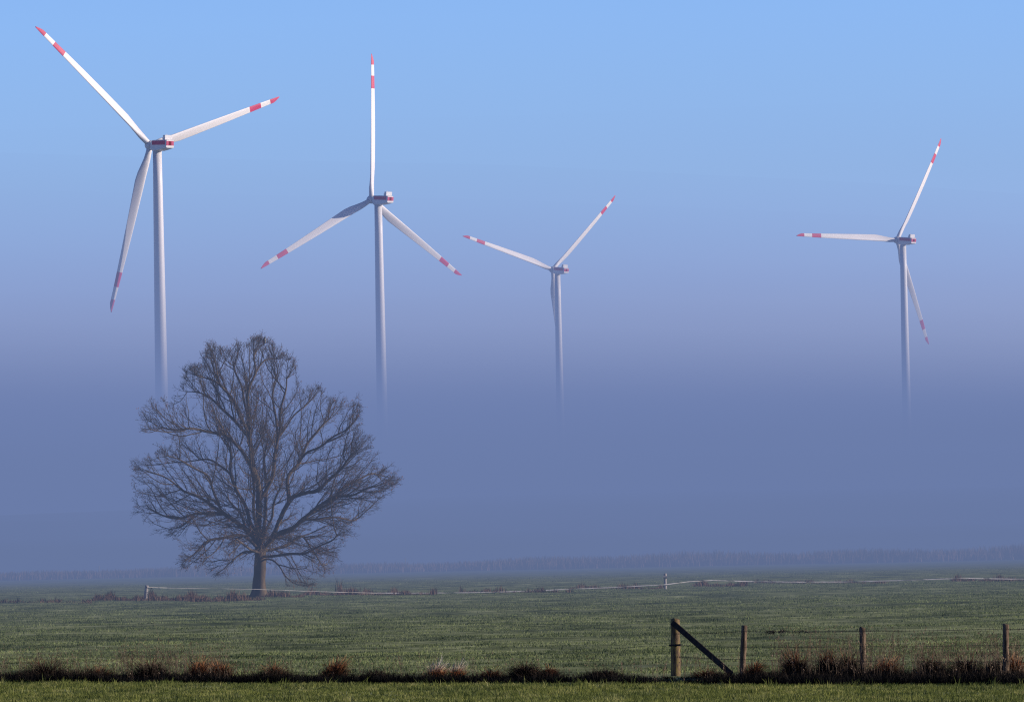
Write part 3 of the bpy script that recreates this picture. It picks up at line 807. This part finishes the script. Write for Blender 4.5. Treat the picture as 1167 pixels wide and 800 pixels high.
# ------------------------------------------------------------------ fog: closed volumes standing in the landscape
def fog_mat(name, dens, col):
    mt = bpy.data.materials.new(name); mt.use_nodes = True; nt = NT(mt)
    nt.n.remove(nt.n['Principled BSDF'])
    ab = nt.add('ShaderNodeVolumeAbsorption', i_Density=dens); ab.inputs['Color'].default_value = (0, 0, 0, 1)
    em = nt.add('ShaderNodeEmission', i_Strength=dens); em.inputs['Color'].default_value = col  # volume glows by itself, in place of daylight scattered in the fog
    ad = nt.add('ShaderNodeAddShader'); nt.link(ab.outputs[0], ad.inputs[0]); nt.link(em.outputs[0], ad.inputs[1])
    nt.link(ad.outputs[0], nt.n['Material Output'].inputs['Volume']); return mt
def fog_loft(name, cols, mat, label):
    """cols: list of closed profiles (lists of points), joined into one closed skin"""
    b = MB(); b.rings(cols); o = b.build(name, mat)
    bm = bmesh.new(); bm.from_mesh(o.data); bmesh.ops.triangulate(bm, faces=bm.faces[:]); bmesh.ops.recalc_face_normals(bm, faces=bm.faces[:])
    if bm.calc_volume(signed=True) < 0: bmesh.ops.reverse_faces(bm, faces=bm.faces[:])
    bm.to_mesh(o.data); bm.free(); props(o, label, kind='stuff'); return o
# thin ground mist in gently uneven layers
def mist(name, y0, y1, top, slope, dens, col, label, amp=.12):
    cols = []
    for x in np.linspace(-2400, 2400, 49):
        prof = [(x, y0, -1.5)]
        for k, (yy_, f_) in enumerate([(y0 + slope * .4, .5), (y0 + slope, .9)] + [(y0 + slope + (y1 - y0 - slope) * q ** 1.6, 1) for q in (.1, .25, .4, .6, .8, 1)]):
            z = top * f_ * (1 + amp * math.sin(x * .011 + k * 1.7 + top) + amp * .6 * math.sin(x * .027 + k * 2.9 + top * 2)); prof.append((x, yy_, z))
        prof.append((x, y1 + 50, -1.5)); cols.append(prof)
    return fog_loft(name, cols, fog_mat(name, dens, col), label)
FOG_MID, FOG_HI = srgb(113, 133, 186), srgb(126, 145, 198)
mist('ground_mist', 150, 3800, 24, 60, .00085, srgb(100, 117, 156), 'thin bluish ground mist over the whole meadow', .05)
mist('oak_mist', 225, 470, 22, 20, .0004, srgb(100, 117, 156), 'faint mist hanging in front of the oak', .05)
mist('low_mist', 480, 3700, 5, 150, .0008, srgb(98, 113, 148), 'lowest mist layer lying on the grass beyond the oak')
mist('knee_mist', 540, 3600, 10, 220, .0017, srgb(100, 116, 155), 'second mist layer above the lowest one beyond the oak')
mist('upper_mist', 620, 3500, 18, 260, .0007, srgb(103, 121, 164), 'third and highest mist layer in front of the fog bank')
mist('bounce_fog', 2190, 11000, 34, 30, 1 / 160, FOG_MID, 'unseen fog layer around the wind turbine feet, added for blue bounce light')  # hidden behind the bank, added to replace warm ground bounce on the turbines
def bank(name, ec0, dens, taus, yin, col, label, lim):
    cols = []
    for x in np.linspace(-1500, 1500, 31):
        ang = x / 1600; ec = ec0 * (1 - 1.0 * max(-.15, min(.15, ang)))
        ec *= 1 + .02 * math.sin(x * .013 + 1) + .015 * math.sin(x * .031)
        front, back = [], []
        for e, tau in taus:
            yi = yin[0] + (yin[1] - yin[0]) * (e / taus[-1][0]); yo = min(lim, yi + tau / dens)
            front.append((x * yi / 1600, yi, CH + e * ec * yi)); back.append((x * yo / 1600, yo, CH + e * ec * yo))
        y0 = yin[0]
        prof = [(x * y0 / 1600, y0, -1.4)] + front + back[::-1] + [(x * lim / 1600, lim + 20, -1.4)]
        cols.append(prof)
    return fog_loft(name, cols, fog_mat(name, dens, col), label)
# e relative to the elevation of the fog top
TA = [(.02, 9), (.3, 8.5), (.5, 7), (.65, 5), (.8, 3.4), (.9, 2.3), (1.0, 1.4), (1.1, .88), (1.2, .55), (1.32, .31), (1.5, .15), (1.75, .06), (2.05, .015)]
bank('fog_bank', .0298, 1 / 120, TA, (960, 1150), FOG_MID, 'dense blue fog bank hiding the feet of the wind turbines', 2150)
TB = [(.02, 1.0), (.5, .9), (1.0, .62), (1.4, .4), (1.8, .2), (2.2, .04)]
bank('fog_veil', .0305, 1 / 900, TB, (900, 1100), FOG_HI, 'faint upper veil of haze above the fog bank', 2200)

# ------------------------------------------------------------------ render settings
scene.view_settings.view_transform = 'Standard'; scene.view_settings.look = 'None'
scene.view_settings.exposure = 0; scene.view_settings.gamma = 1
cy_ = scene.cycles
cy_.max_bounces = 4; cy_.diffuse_bounces = 2; cy_.transparent_max_bounces = 48; cy_.volume_bounces = 0; cy_.transmission_bounces = 4
cy_.use_denoising = False; cy_.denoiser = 'OPENIMAGEDENOISE'; cy_.filter_width = 1.2
